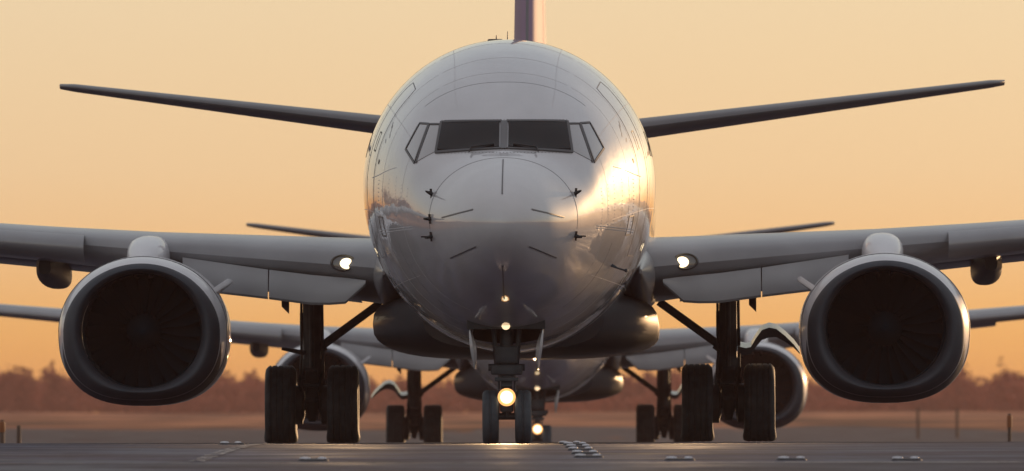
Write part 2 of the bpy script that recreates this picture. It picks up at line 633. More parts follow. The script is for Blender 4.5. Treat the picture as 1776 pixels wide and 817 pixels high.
def skin_pane(name, quad, mt, parent, h=.006, n=10, flat=0.0):
    """a pane laid on the skin: quad of (x, z) corners seen from the front"""
    q = [Vector((p[0], p[1])) for p in quad]
    grid = []
    for j in range(n + 1):
        for i in range(n + 1):
            u, v = i / n, j / n
            p = (q[0] * (1 - u) + q[1] * u) * (1 - v) + (q[3] * (1 - u) + q[2] * u) * v
            c, nr = front(p.x, p.y)
            grid.append((c, nr))
    if flat:                                  # real panes are flat: pull towards the plane of the corners
        c4 = [grid[0][0], grid[n][0], grid[-1][0], grid[n * (n + 1)][0]]
        ctr = sum(c4, Vector()) / 4
        nn = ((c4[2] - c4[0]).cross(c4[3] - c4[1])).normalized()
        if nn.y > 0:
            nn = -nn
        mxd = max((c - ctr).dot(nn) for c, _ in grid)
        grid = [(c + nn * ((mxd - (c - ctr).dot(nn)) * flat), nn.lerp(nr, 1 - flat).normalized()) for c, nr in grid]
    verts = [tuple(c + nr * h) for c, nr in grid]
    faces = []
    for j in range(n):
        for i in range(n):
            a = j * (n + 1) + i
            faces.append((a, a + 1, a + n + 2, a + n + 1))
    # skirt gives the pane its thickness
    m = len(verts)
    border = ([i for i in range(n + 1)] + [j * (n + 1) + n for j in range(1, n + 1)]
              + [n * (n + 1) + i for i in range(n - 1, -1, -1)] + [j * (n + 1) for j in range(n - 1, 0, -1)])
    for b in border:
        c, nr = grid[b]
        verts.append(tuple(c - nr * .02))
    for k in range(len(border)):
        faces.append((border[k], border[(k + 1) % len(border)], m + (k + 1) % len(border), m + k))
    bm = bmesh.new()
    vs = [bm.verts.new(v) for v in verts]
    for f in faces:
        bm.faces.new([vs[i] for i in f])
    return finish(bm, name, mt, parent, True, 40)


def airfoil(le, chord, t, camber=.02, inc=1.0, n=18, side='Y'):
    """closed section; le = (x, s, z) of the leading edge, chord runs aft"""
    pts = []
    up, lo = [], []
    for i in range(n + 1):
        x = .5 * (1 - math.cos(math.pi * i / n))
        yt = 5 * t * (.2969 * math.sqrt(x) - .126 * x - .3516 * x * x + .2843 * x**3 - .1036 * x**4)
        yc = camber * (1 - (2 * x - 1) ** 2)
        up.append((x, yc + yt)); lo.append((x, yc - yt))
    a = R(inc)
    for (x, z) in up[::-1] + lo[1:]:
        X = x * math.cos(a) + z * math.sin(a)
        Z = z * math.cos(a) - x * math.sin(a)
        pts.append(Vector((le[0], le[1] + X * chord, le[2] + Z * chord)))
    return pts


def nac_ring(sc_x, top, bot, s, cx, cz, n=64, flat=2.5):
    out = []
    for k in range(n):
        th = 2 * math.pi * k / n
        c, sn = math.cos(th), math.sin(th)
        if sn >= 0:
            x, z = sc_x * c, top * sn
        else:
            e = 2.0 / flat
            x = sc_x * math.copysign(abs(c) ** e, c)
            z = -bot * abs(sn) ** e
        out.append(Vector((cx + x, s, cz + z)))
    return out


# ------------------------------------------------------------------ the airliner
def spot(name, parent, loc, watts, cone, down=6, out=0, color=(1.0, 0.62, 0.30)):
    l = bpy.data.lights.new(name, 'SPOT')
    l.energy = watts
    l.spot_size = R(cone)
    l.spot_blend = 0.35
    l.shadow_soft_size = 0.06
    l.color = color
    o = bpy.data.objects.new(name, l)
    col.objects.link(o)
    o.parent = parent
    o.location = loc
    d = Vector((math.sin(R(out)), -math.cos(R(out)), -math.sin(R(down))))
    o.rotation_euler = d.to_track_quat('-Z', 'Y').to_euler()
    return o


def build_airliner(lights=True, left_door=False):
    root = bpy.data.objects.new('airliner', None)
    col.objects.link(root)
    fz = mesh_obj('fuselage', FV, FF, M['paint'], root)
    fz.data.materials.append(M['radome'])
    for p_ in fz.data.polygons:
        if p_.center.y < 1.47:
            p_.material_index = 1
    # --- nose gear bay: dark box behind the opening
    bm = bmesh.new()
    add_box(bm, (0, 4.45, 1.80), (.98, 1.75, .72))
    for f in [f for f in bm.faces if f.calc_center_median().z < 1.46]:
        bm.faces.remove(f)
    finish(bm, 'nose_gear_bay', M['dark'], fz, False)
    # --- windscreen
    for sg in (1, -1):
        skin_pane('windscreen_pane', [(sg * .052, 3.684), (sg * .825, 3.650), (sg * .772, 4.0), (sg * .052, 4.0)], M['glass'], fz, .012, 12, .35)
        skin_pane('side_window', [(sg * .850, 3.645), (sg * 1.085, 3.525), (sg * .928, 3.975), (sg * .805, 3.972)], M['shade'], fz, .008, 8)
        skin_pane('side_window', [(sg * 1.118, 3.535), (sg * 1.215, 3.69), (sg * 1.056, 3.995), (sg * .962, 3.985)], M['shade'], fz, .008, 8)
        skin_ribbon('window_frame', [(sg * .03, 3.668), (sg * .84, 3.630), (sg * .782, 4.018), (sg * .03, 4.018)], .042, M['frame'], fz, .020)
        skin_ribbon('window_frame', [(sg * .79, 3.99), (sg * .935, 3.998), (sg * 1.095, 3.505)], .026, M['frame'], fz, .014)
        skin_ribbon('window_frame', [(sg * .945, 4.0), (sg * 1.062, 4.015), (sg * 1.236, 3.69), (sg * 1.118, 3.505), (sg * .945, 4.0)], .026, M['frame'], fz, .015)
        # wiper lying along the lower edge
        bm = bmesh.new()
        p = [front(sg * x, z) for x, z in ((.42, 3.605), (.40, 3.66), (.30, 3.675), (.12, 3.70))]
        add_tube(bm, [c + n * .035 for c, n in p], .011, 6)
        finish(bm, 'wiper', M['black'], fz)
    skin_ribbon('window_post', [(0, 3.66), (0, 4.02)], .085, M['post'], fz, .018)
    # rivet dots along the windscreen frame
    bm = bmesh.new()
    for i in range(37):
        x = -.78 + 1.56 * i / 36
        for z in (4.045, 3.618 - .0):
            c, n = front(x, z)
            bmesh.ops.create_icosphere(bm, subdivisions=1, radius=.006, matrix=Matrix.Translation(c + n * .001))
    tag(finish(bm, 'rivets', M['seam'], fz), kind='stuff')
    # --- radome seam and lightning strips
    th0, th1 = R(-8), R(188)
    param_ribbon('radome_seam', [(1.47, th0 + (th1 - th0) * i / 60) for i in range(61)], .010, M['seam'], fz, .002)
    for pts in ([(0, 3.07), (0, 3.52)], [(.36, 2.885), (.755, 2.80)], [(-.36, 2.885), (-.755, 2.80)],
                [(.325, 2.43), (.655, 2.30)], [(-.325, 2.43), (-.655, 2.30)], [(0, 2.20), (0, 1.80)]):
        skin_ribbon('lightning_strip', pts, .016, M['strip'], fz, .008)
    # --- skin seams and doors
    for s, a0, a1 in ((3.55, 50, 130), (6.9, 20, 85), (6.9, 95, 160), (9.2, 10, 170), (3.3, -60, -20), (3.3, 200, 240)):
        param_ribbon('skin_seam', [(s, R(a0 + (a1 - a0) * i / 40)) for i in range(41)], .008, M['seam'], fz, .0015)
    for s in (2.75, 3.9, 4.62, 5.85, 7.9):
        for a0, a1 in ((62, 118), (-70, 60), (120, 250)):
            if s < 3 and a0 == 62:
                continue
            param_ribbon('lap_joint', [(s, R(a0 + (a1 - a0) * i / 50)) for i in range(51)], .006, M['lap'], fz, .0012)
    for a in (-38, -8, 34, 68, 112, 146, 188, 218):
        param_ribbon('lap_joint', [(3.0 + 9.0 * i / 60, R(a)) for i in range(61)], .006, M['lap'], fz, .0012)
    for sg in (1, -1):
        def T(a):
            return R(a) if sg > 0 else math.pi - R(a)
        d = [(4.72, T(-22 + 66 * i / 20)) for i in range(21)] + [(4.80, T(48)), (5.50, T(48))] + [(5.58, T(44 - 66 * i / 20)) for i in range(21)] + [(5.50, T(-26)), (4.80, T(-26)), (4.72, T(-22))]
        param_ribbon('cabin_door', d, .012, M['seam'], fz, .003)
        param_ribbon('door_window', [(5.05, T(16)), (5.25, T(16)), (5.25, T(24)), (5.05, T(24)), (5.05, T(16))], .02, M['black'], fz, .003)
        # emergency marks beside the door
        for (s, a, l) in ((4.30, 27, 3), (4.42, 29, 2.2), (4.2, 25, 1.5), (4.35, 22, 1.2)):
            param_ribbon('stencil_mark', [(s, T(a)), (s + .1, T(a + l))], .016, M['seam'], fz, .002)
        # quartered target disc
        bm = bmesh.new()
        c, n = fus(4.45, T(13)), fus_n(4.45, T(13))
        q = n.to_track_quat('Z', 'Y').to_matrix().to_4x4()
        add_lathe(bm, [(.004, .034), (.006, .033), (.006, .024), (.004, .023)], (0, 0, 0), 'Z', 24)
        for k in (0, 1):
            f = [bm.verts.new((0, 0, .006))] + [bm.verts.new((.024 * math.cos(R(a + 180 * k)), .024 * math.sin(R(a + 180 * k)), .006)) for a in range(0, 91, 15)]
            bm.faces.new(f)
        bmesh.ops.transform(bm, matrix=Matrix.Translation(c) @ q, verts=bm.verts)
        finish(bm, 'static_port_mark', M['black'], fz, False)
        # cabin windows
        for i in range(36):
            s = 6.9 + i * .508
            param_ribbon('cabin_window', [(s, T(11.5)), (s, T(21.5))], .24, M['glass'], fz, .004)
        # probes on the nose flanks
        for (x, z, kx) in ((.885, 3.10, 1), (.90, 2.79, 0), (.885, 2.575, -1)):
            if sg > 0 and kx == 0:
                continue
            c, n = front(sg * x, z)
            bm = bmesh.new()
            t = n.cross(Vector((0, 0, 1))).normalized()
            add_tube(bm, [c - n * .01, c + n * .05, c + n * .085], [.028, .02, .013], 10)
            add_tube(bm, [c + n * .085 + Vector((0, .03, 0)), c + n * .09 + Vector((0, -.14, 0))], [.013, .008], 8)
            add_tube(bm, [c + n * .01 - Vector((0, 0, .06)), c + n * .02 + Vector((0, 0, .06))], [.012, .016], 8)
            add_tube(bm, [c + n * .01, c + n * .03 + Vector((-sg * kx * .11, -.04, -.035 if kx > 0 else .0))], .009, 6)
            finish(bm, 'air_data_probe', M['black'], fz)
    c, n = front(1.33, 2.24)
    bm = bmesh.new()
    add_tube(bm, [c, c + n * .07], [.02, .014], 8)
    add_tube(bm, [c + n * .07 + Vector((-.10, -.02, .03)), c + n * .08 + Vector((.10, 0, -.03))], [.008, .012], 8)
    bmesh.ops.create_icosphere(bm, subdivisions=2, radius=.024, matrix=Matrix.Translation(c + n * .08 + Vector((.11, 0, -.03))))
    finish(bm, 'temperature_probe', M['steel'], fz)
    # rows of rivets and a small service hatch low on the flanks
    for sg in (1, -1):
        bm = bmesh.new()
        for (s0, s1, z0, z1, k) in ((2.5, 2.5, 2.7, 3.15, 12), (2.8, 2.8, 2.7, 3.2, 13), (3.1, 3.1, 2.7, 3.3, 14), (3.5, 3.5, 2.7, 3.3, 14), (3.9, 3.9, 2.7, 3.35, 14),
                                    (4.2, 4.2, 2.7, 3.35, 14), (4.24, 4.24, 2.7, 3.35, 14), (2.3, 4.6, 2.68, 2.66, 60), (2.3, 4.6, 2.71, 2.69, 60), (3.2, 4.9, 3.38, 3.36, 40)):
            for i in range(k):
                t = (i + rng.uniform(-.1, .1)) / k
                s = s0 + (s1 - s0) * t
                z = z0 + (z1 - z0) * t
                zm = float(np.interp(math.sqrt(s), _u, _zm)); zb = float(np.interp(math.sqrt(s), _u, _zb)); zt = float(np.interp(math.sqrt(s), _u, _zt))
                a = math.asin(max(-1, min(1, (z - zm) / ((zt - zm) if z > zm else (zm - zb)))))
                a = a if sg > 0 else math.pi - a
                c = fus(s, a)
                bmesh.ops.create_icosphere(bm, subdivisions=1, radius=.006, matrix=Matrix.Translation(c))
        tag(finish(bm, 'rivets', M['paint'], fz), kind='stuff')
        def T2(a):
            return R(a) if sg > 0 else math.pi - R(a)
        param_ribbon('service_hatch', [(4.0, T2(-9)), (4.35, T2(-9)), (4.35, T2(-17)), (4.0, T2(-17)), (4.0, T2(-9))], .022, M['strip'], fz, .006)
    # --- antennas on the crown
    bm = bmesh.new()
    add_box(bm, (-.18, 8.6, 5.185), (.20, .55, .07), None, .02)
    add_box(bm, (-.18, 8.6, 5.165), (.40, .7, .02), None, .004)
    finish(bm, 'antenna_box', M['black'], fz)
    bm = bmesh.new()
    add_tube(bm, [(-.18, 9.4, 5.15), (-.18, 9.5, 5.30)], [.016, .006], 8)
    finish(bm, 'whip_antenna', M['steel'], fz)
    bm = bmesh.new()
    add_tube(bm, [(-.07, 12.3, 5.1), (-.07, 12.5, 5.44)], [.014, .005], 8)
    finish(bm, 'whip_antenna', M['steel'], fz)
    # --- lamp under the chin, ahead of the gear bay
    c, n = front(.0, 1.475)
    bm = bmesh.new()
    add_lathe(bm, [(0, .045), (.02, .055), (.045, .05), (.055, .0)], (0, 0, 0), 'Z', 20)
    bmesh.ops.transform(bm, matrix=Matrix.Translation(c - n * .02) @ n.lerp(Vector((0, -1, 0)), .6).to_track_quat('Z', 'Y').to_matrix().to_4x4(), verts=bm.verts)
    finish(bm, 'chin_lamp', M['lampchin'], fz)

    # --- belly fairing
    secs = []
    for (s, hw, zt, zb) in ((11.8, 1.2, 2.2, 1.24), (12.6, 1.62, 2.1, 1.17), (14, 1.9, 2.05, 1.13), (17, 1.92, 1.95, 1.14), (20, 1.92, 1.9, 1.14), (22.5, 1.75, 1.9, 1.17), (24.5, 1.1, 1.9, 1.3)):
        ring = []
        for k in range(40):
            th = 2 * math.pi * k / 40
            c_, s_ = math.cos(th), math.sin(th)
            ex = 2 / 3.0
            ring.append(Vector((hw * math.copysign(abs(c_) ** ex, c_), s, (zt + zb) / 2 + (zt - zb) / 2 * math.copysign(abs(s_) ** ex, s_))))
        secs.append(ring)
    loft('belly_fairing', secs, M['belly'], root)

    # --- wings
    for sg in (-1, 1):
        zle = lambda x: 2.36 + (x - 2.2) * .0895
        def le_s(x):
            return 12.7 + (x - 1.5) * .62 if x < 5.2 else 12.7 + 3.7 * .62 + (x - 5.2) * .52
        spec = [(1.2, 8.6, .110), (2.2, 7.7, .107), (3.4, 6.7, .105), (4.83, 5.6, .10), (6.2, 4.95, .097), (9, 4.0, .095), (13, 2.9, .095), (17.1, 1.6, .095)]
        wing = loft('wing', [airfoil((sg * x, le_s(x), zle(x)), c, t, .0, .3) for x, c, t in spec], M['wing'], root)
        # slat outboard of the engine: nose shell drooped ahead of the wing
        def slat_sec(x, c, t, dx, dz):
            pts = airfoil((sg * x, le_s(x) - dx, zle(x) - dz), c, t * 1.03, .0, .3, 40)
            n = len(pts) // 2
            f = pts[n - 7:n + 8]
            inner = [p + Vector((0, .06, 0)) for p in f[::-1]]
            return f + inner
        loft('slat', [slat_sec(x, c, t, .28, .045) for x, c, t in ((5.80, 5.15, .098), (9, 4.0, .095), (13, 2.9, .095), (16.6, 1.75, .095))], M['slat'], wing, angle=35)
        # krueger flaps between body and engine: two hinged panels under the leading edge
        def kr(x, zt, zb, th=.05):
            s0, s1 = le_s(x) + .02, le_s(x) - .14
            pts = []
            for t in np.linspace(0, 1, 8):
                bow = .05 * math.sin(math.pi * t)
                pts.append(Vector((sg * x, s0 + (s1 - s0) * t - bow, zt + (zb - zt) * t)))
            pts.append(Vector((sg * x, s1 + .03, zb - .03)))
            pts += [p + Vector((0, th, .0)) for p in pts[::-1]]
            return pts
        for st_ in (((1.97, 2.165, 2.12), (2.24, 2.20, 1.885), (2.45, 2.22, 1.872), (2.70, 2.245, 1.876), (3.272, 2.32, 1.955)),
                    ((3.288, 2.322, 1.957), (3.8, 2.40, 2.02), (4.45, 2.50, 2.10))):
            loft('krueger_flap', [kr(*a_) for a_ in st_], M['kflap'], wing, angle=35)
        # trailing edge flap, lowered a little
        loft('flap', [airfoil((sg * x, le_s(x) + c * .82, zle(x) - .13 - .012 * c), c * .24, .10, .01, 6) for x, c in ((2.2, 7.7), (4.4, 5.9), (6.2, 4.95), (10.5, 3.6))], M['wing'], wing)
        # flap track canoes
        for (x, s0, s1, z, r) in ((6.42, 17.2, 23.0, 2.40, .215), (9.6, 18.6, 23.2, 2.78, .17)):
            secs = []
            for i in range(15):
                t = i / 14
                rr = r * (math.sin(math.pi * min(1, .06 + .88 * t)) ** .55)
                ring = []
                for k in range(28):
                    a = 2 * math.pi * k / 28
                    ca, sa = math.cos(a), math.sin(a)
                    ring.append(Vector((sg * x + rr * .97 * math.copysign(abs(ca) ** .75, ca), s0 + (s1 - s0) * t, z + rr * (1.6 if sa > 0 else 1.0) * math.copysign(abs(sa) ** .85, sa) - .10 * t * t)))
                secs.append(ring)
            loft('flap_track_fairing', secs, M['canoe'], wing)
        bm = bmesh.new()
        fp = [(18.0, 2.25), (18.3, 1.86), (18.45, 1.77), (18.55, 1.80), (18.6, 2.25)]
        fa = [bm.verts.new((sg * 3.19 + .05, a_, b_)) for a_, b_ in fp]
        fb = [bm.verts.new((sg * 3.19 - .05, a_, b_ + (.10 if b_ < 1.9 else 0))) for a_, b_ in fp]
        bm.faces.new(fa); bm.faces.new(fb[::-1])
        for i in range(5):
            bm.faces.new((fa[i], fa[(i + 1) % 5], fb[(i + 1) % 5], fb[i]))
        finish(bm, 'flap_hinge_fairing', M['canoe'], wing)
        # landing light in the wing root
        bm = bmesh.new()
        c = Vector((sg * 2.27, le_s(2.27) - .005, zle(2.27) + .035))
        n = Vector((0, -1, .12)).normalized()
        q = n.to_track_quat('Z', 'Y').to_matrix().to_4x4()
        add_lathe(bm, [(-.03, .185), (.02, .180), (.035, .165), (.02, .15), (-.02, .14)], (0, 0, 0), 'Z', 32)
        bmesh.ops.transform(bm, matrix=Matrix.Translation(c) @ q @ Matrix.Diagonal((.95, .62, 1, 1)), verts=bm.verts)
        finish(bm, 'landing_light_bezel', M['belly'], wing)
        bm = bmesh.new()
        add_lathe(bm, [(.0, .15), (.006, .12), (.01, .0)], (0, 0, 0), 'Z', 32)
        bmesh.ops.transform(bm, matrix=Matrix.Translation(c) @ q @ Matrix.Diagonal((.95, .62, 1, 1)), verts=bm.verts)
        finish(bm, 'landing_light_lens', M['lens'], wing)
        bm = bmesh.new()
        add_lathe(bm, [(.014, .088), (.03, .07), (.038, .0)], (0, 0, 0), 'Z', 24)
        bmesh.ops.transform(bm, matrix=Matrix.Translation(c + Vector((-sg * .045, 0, -.012))) @ q @ Matrix.Diagonal((1, .82, 1, 1)), verts=bm.verts)
        finish(bm, 'landing_light_lamp', M['lampdim'], wing)
        spot('landing_light_beam', wing, (c.x - sg * .045, c.y - .08, c.z), 1500, 28, 5, sg * 10)
        # wing root fillet
        secs = []
        for (s, r) in ((10.6, .02), (11.4, .08), (12.2, .15), (13.0, .21), (14.5, .27), (18, .30), (21, .25), (22.4, .1)):
            secs.append([Vector((sg * (1.68 + r * .9 * math.cos(a)), s, 2.24 + r * 1.5 * math.sin(a))) for a in np.linspace(-math.pi, math.pi, 29)[:-1]])
        loft('wing_root_fairing', secs, M['wing'], wing)

        # --- engines
        cx, cz, s0 = sg * 4.90, 1.50, 11.7
        prof = [(.10, .995), (.22, 1.045), (.5, 1.10), (1.0, 1.13), (1.7, 1.13), (2.5, 1.07), (3.2, .97), (3.8, .86)]
        eng = loft('engine', [nac_ring(w, w * .885, w * .875, s0 + ds, cx, cz, 72) for ds, w in prof], M['cowl'], root, caps=False)
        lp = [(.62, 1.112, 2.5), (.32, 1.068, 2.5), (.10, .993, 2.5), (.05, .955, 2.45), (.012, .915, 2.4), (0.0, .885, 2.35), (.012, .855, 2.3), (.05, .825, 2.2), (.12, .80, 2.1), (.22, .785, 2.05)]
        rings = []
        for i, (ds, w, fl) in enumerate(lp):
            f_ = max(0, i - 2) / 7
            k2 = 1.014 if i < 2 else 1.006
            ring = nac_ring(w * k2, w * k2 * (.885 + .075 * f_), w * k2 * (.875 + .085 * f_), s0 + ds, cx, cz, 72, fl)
            if i < 2:              # lip stretched back below: its dark metal paints the cowl's shaded underside
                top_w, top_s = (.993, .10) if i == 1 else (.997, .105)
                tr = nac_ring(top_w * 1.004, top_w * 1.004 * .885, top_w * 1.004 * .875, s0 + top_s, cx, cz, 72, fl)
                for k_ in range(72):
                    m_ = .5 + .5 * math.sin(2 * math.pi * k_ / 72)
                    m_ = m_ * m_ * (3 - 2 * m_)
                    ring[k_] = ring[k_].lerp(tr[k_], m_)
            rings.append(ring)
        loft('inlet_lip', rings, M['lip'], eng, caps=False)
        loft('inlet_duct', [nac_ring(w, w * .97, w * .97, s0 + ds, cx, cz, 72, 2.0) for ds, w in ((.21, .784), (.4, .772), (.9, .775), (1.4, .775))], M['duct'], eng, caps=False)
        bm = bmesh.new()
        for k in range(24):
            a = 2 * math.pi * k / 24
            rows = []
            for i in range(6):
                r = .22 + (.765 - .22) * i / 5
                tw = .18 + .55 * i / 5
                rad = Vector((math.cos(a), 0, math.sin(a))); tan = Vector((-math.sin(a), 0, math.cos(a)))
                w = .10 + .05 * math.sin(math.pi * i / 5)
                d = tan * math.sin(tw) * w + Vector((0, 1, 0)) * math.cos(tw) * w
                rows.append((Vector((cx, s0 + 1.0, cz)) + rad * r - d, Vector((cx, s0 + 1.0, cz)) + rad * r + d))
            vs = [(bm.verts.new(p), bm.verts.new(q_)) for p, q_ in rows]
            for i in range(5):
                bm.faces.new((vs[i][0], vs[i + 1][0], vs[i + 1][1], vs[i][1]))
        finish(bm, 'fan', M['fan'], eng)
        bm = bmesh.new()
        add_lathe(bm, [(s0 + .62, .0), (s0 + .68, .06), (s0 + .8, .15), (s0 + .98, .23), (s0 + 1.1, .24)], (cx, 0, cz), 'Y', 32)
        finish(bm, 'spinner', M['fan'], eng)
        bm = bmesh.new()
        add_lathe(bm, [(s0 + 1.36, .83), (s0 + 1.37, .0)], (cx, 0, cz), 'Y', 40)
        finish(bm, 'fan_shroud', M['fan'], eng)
        bm = bmesh.new()
        add_lathe(bm, [(s0 + 3.0, .62), (s0 + 3.9, .58), (s0 + 4.7, .40), (s0 + 5.2, .12), (s0 + 5.4, .0)], (cx, 0, cz), 'Y', 32)
        finish(bm, 'core_nozzle', M['steel'], eng)
        # strake on the inboard shoulder
        bm = bmesh.new()
        a = R(32)
        base = Vector((cx - sg * 1.08 * math.cos(a), s0 + 1.0, cz + .97 * math.sin(a)))
        out = Vector((-sg * math.cos(R(36)), 0, math.sin(R(36))))
        up = Vector((sg * math.sin(R(36)), 0, math.cos(R(36))))
        prf = [(-.05, -.35), (.18, .05), (.27, .25), (.28, .85), (.0, 1.1), (-.05, 1.1)]
        f1 = [bm.verts.new(base + out * o + Vector((0, y, 0)) + up * .035) for o, y in prf]
        f2 = [bm.verts.new(base + out * o + Vector((0, y, 0)) - up * .035) for o, y in prf]
        bm.faces.new(f1); bm.faces.new(f2[::-1])
        for i in range(len(prf)):
            j = (i + 1) % len(prf)
            bm.faces.new((f1[i], f1[j], f2[j], f2[i]))
        bmesh.ops.bevel(bm, geom=[e_ for e_ in bm.edges], offset=.012, segments=2, affect='EDGES')
        finish(bm, 'strake', M['cowl'], eng)
        # pylon hump
        secs = []
        for (s, hw, top, bot) in ((s0 + .95, .02, 2.43, 2.3), (s0 + 1.2, .17, 2.53, 2.2), (s0 + 1.7, .25, 2.66, 2.2), (s0 + 2.3, .275, 2.765, 2.2), (s0 + 3.2, .28, 2.80, 2.1), (s0 + 4.5, .26, 2.74, 1.9), (s0 + 6.5, .12, 2.4, 1.9)):
            ring = []
            for k in range(28):
                a = 2 * math.pi * k / 28
                c_, s_ = math.cos(a), math.sin(a)
                ex = .75
                ring.append(Vector((cx + hw * math.copysign(abs(c_) ** ex, c_), s, (top + bot) / 2 + (top - bot) / 2 * math.copysign(abs(s_) ** ex, s_))))
            secs.append(ring)
        loft('pylon', secs, M['cowl'], eng)
        # cowl seams and rivet-like fastener marks
        for ds, w in ((.62, 1.112), (2.2, 1.10)):
            bm = bmesh.new()
            rr = nac_ring(w, w * .885, w * .875, s0 + ds, cx, cz, 96)
            cen = Vector((cx, s0 + ds, cz))
            ribbon(bm, [(p, (p - cen).normalized()) for p in rr], .012, .004, True)
            finish(bm, 'cowl_seam', M['seam'], eng)

        # --- main gear
        gx, gs = sg * 2.86, 19.6
        bm = bmesh.new()
        add_tube(bm, [(gx, gs, 2.15), (gx, gs, 1.15)], .125, 20)
        add_tube(bm, [(gx, gs, 1.16), (gx, gs, .95)], .15, 20)
        add_tube(bm, [(gx, gs, .96), (gx, gs, .50)], .10, 20)
        add_box(bm, (gx, gs + .12, 1.0), (.34, .2, .30), None, .04)
        add_box(bm, (gx + sg * .02, gs + .05, .80), (.26, .24, .16), None, .03)
        add_tube(bm, [(gx, gs - .22, 2.1), (gx, gs - .17, 1.0)], .035, 10)
        add_tube(bm, [(gx + .14, gs - .05, 2.0), (gx + .15, gs - .05, 1.0), (gx + .10, gs - .1, .6)], .022, 8)
        add_tube(bm, [(gx - .145, gs + .05, 2.0), (gx - .14, gs - .1, 1.2), (gx - .17, gs - .2, .8), (gx - .1, gs - .15, .55)], .018, 8)
        add_tube(bm, [(gx - .13, gs + .02, 1.80), (gx - .13, gs + .02, 1.45)], .035, 8)
        # torque links
        add_box(bm, (gx, gs - .25, .93), (.17, .30, .06), Matrix.Rotation(R(-35), 3, 'X'), .01)
        add_box(bm, (gx, gs - .25, .68), (.15, .30, .06), Matrix.Rotation(R(35), 3, 'X'), .01)
        add_tube(bm, [(gx - .1, gs - .38, .80), (gx + .1, gs - .38, .80)], .03, 10)
        add_tube(bm, [(gx, gs, .50), (gx, gs, .30)], [.10, .05], 12)
        gear = finish(bm, 'main_gear', M['steel'], root)
        bm = bmesh.new()
        add_tube(bm, [(gx - .48, gs, .53), (gx + .48, gs, .53)], .075, 16)
        for k in (-1, 1):
            add_lathe(bm, [(k * .10, .16), (k * .13, .27), (k * .30, .27)], (gx, gs, .53), 'X', 24)
            add_tube(bm, [(gx + k * .13, gs + .1, .9), (gx + k * .16, gs + .1, .55)], .05, 10)
        finish(bm, 'axle', M['steel'], gear)
        bm = bmesh.new()
        add_tube(bm, [(gx - sg * .08, gs, 1.30), (gx - sg * .95, gs - .05, 1.93)], [.058, .058], 12)
        add_tube(bm, [(gx - sg * .10, gs + .02, 1.31), (gx - sg * .17, gs + .02, 1.36)], .085, 12)
        finish(bm, 'side_brace', M['steel'], gear)
        for k in (-1, 1):
            tx = gx + k * .427
            hwid, ro = .215, .548
            prof_t = [(-.13, .30), (-.175, .33), (-.205, .40), (-.213, .45), (-.203, .498), (-.172, .534)]
            for gx_ in (-.12, -.04, .04, .12):
                prof_t += [(gx_ - .03, ro), (gx_ - .012, ro), (gx_ - .008, ro - .012), (gx_ + .008, ro - .012), (gx_ + .012, ro), (gx_ + .03, ro)]
            prof_t += [(-a_, b_) for a_, b_ in prof_t[5::-1]]
            bm = bmesh.new()
            add_lathe(bm, prof_t, (0, 0, 0), 'X', 64)
            for v in bm.verts:                                   # flattened and bulged where it carries the load
                if v.co.z < -.50:
                    v.co.z = -.50 - (v.co.z + .50) * -.45
                if v.co.z < -.34 and abs(v.co.x) > .17:
                    v.co.x *= 1.0 + .10 * min(1, (-.34 - v.co.z) / .12)
            bmesh.ops.translate(bm, verts=bm.verts, vec=(tx, gs, .525))
            finish(bm, 'tyre', M['tyre'], gear, True, 50)
            bm = bmesh.new()
            add_lathe(bm, [(-.15, .0), (-.15, .12), (-.10, .15), (-.09, .26), (-.14, .315), (.14, .315), (.09, .26), (.10, .15), (.15, .12), (.15, 0)], (tx, gs, .525), 'X', 40)
            finish(bm, 'wheel_rim', M['rim'], gear)
        # outboard gear door: thin curved plate
        if sg > 0 or left_door:
            pl = [(.13, 1.31, .055), (.24, 1.285, .06), (.31, 1.30, .06), (.38, 1.42, .075), (.46, 1.53, .085), (.56, 1.565, .085), (.66, 1.545, .07), (.78, 1.45, .05), (.90, 1.33, .03), (.98, 1.22, .012)]
            bm = bmesh.new()
            rows = []
            for (x, z, t) in pl:
                rows.append([bm.verts.new((gx + sg * x, gs - .35, z - t * 1.6)), bm.verts.new((gx + sg * x, gs - .40, z)), bm.verts.new((gx + sg * (x + .01), gs + .75, z + .08)), bm.verts.new((gx + sg * (x + .01), gs + .75, z + .05))])
            for i in range(len(rows) - 1):
                for k in range(4):
                    bm.faces.new((rows[i][k], rows[i][(k + 1) % 4], rows[i + 1][(k + 1) % 4], rows[i + 1][k]))
            bm.faces.new(rows[0]); bm.faces.new(rows[-1][::-1])
            finish(bm, 'gear_door', M['gdoor'], gear, True, 35)
        else:
            bm = bmesh.new()
            add_tube(bm, [(gx + sg * .10, gs - .1, 1.245), (gx + sg * .41, gs - .15, 1.305)], [.035, .022], 10)
            finish(bm, 'gear_door_rod', M['steel'], gear)

    # --- nose gear
    ns = 4.2
    bm = bmesh.new()
    add_tube(bm, [(0, ns, 1.75), (0, ns, .82)], .085, 18)
    add_tube(bm, [(0, ns, .84), (0, ns, .34)], .055, 16)
    add_tube(bm, [(0, ns, 1.02), (0, ns, .84)], .115, 18)
    add_box(bm, (0, ns - .10, .93), (.40, .16, .13), None, .03)
    add_box(bm, (0, ns - .12, .81), (.30, .14, .05), None, .01)
    add_box(bm, (0, ns - .05, 1.12), (.30, .22, .22), None, .03)
    add_tube(bm, [(-.17, ns - .1, 1.55), (-.12, ns - .08, .9)], .03, 8)
    add_tube(bm, [(.17, ns - .1, 1.55), (.12, ns - .08, .9)], .03, 8)
    add_tube(bm, [(0, ns + .02, 1.02), (0, ns + 1.0, 1.6)], .05, 10)
    add_tube(bm, [(-.23, ns - .1, .96), (.23, ns - .1, .96)], .045, 10)
    add_tube(bm, [(-.10, ns - .06, .84), (-.105, ns - .06, .36)], .014, 8)
    add_tube(bm, [(.10, ns - .06, .84), (.105, ns - .06, .36)], .014, 8)
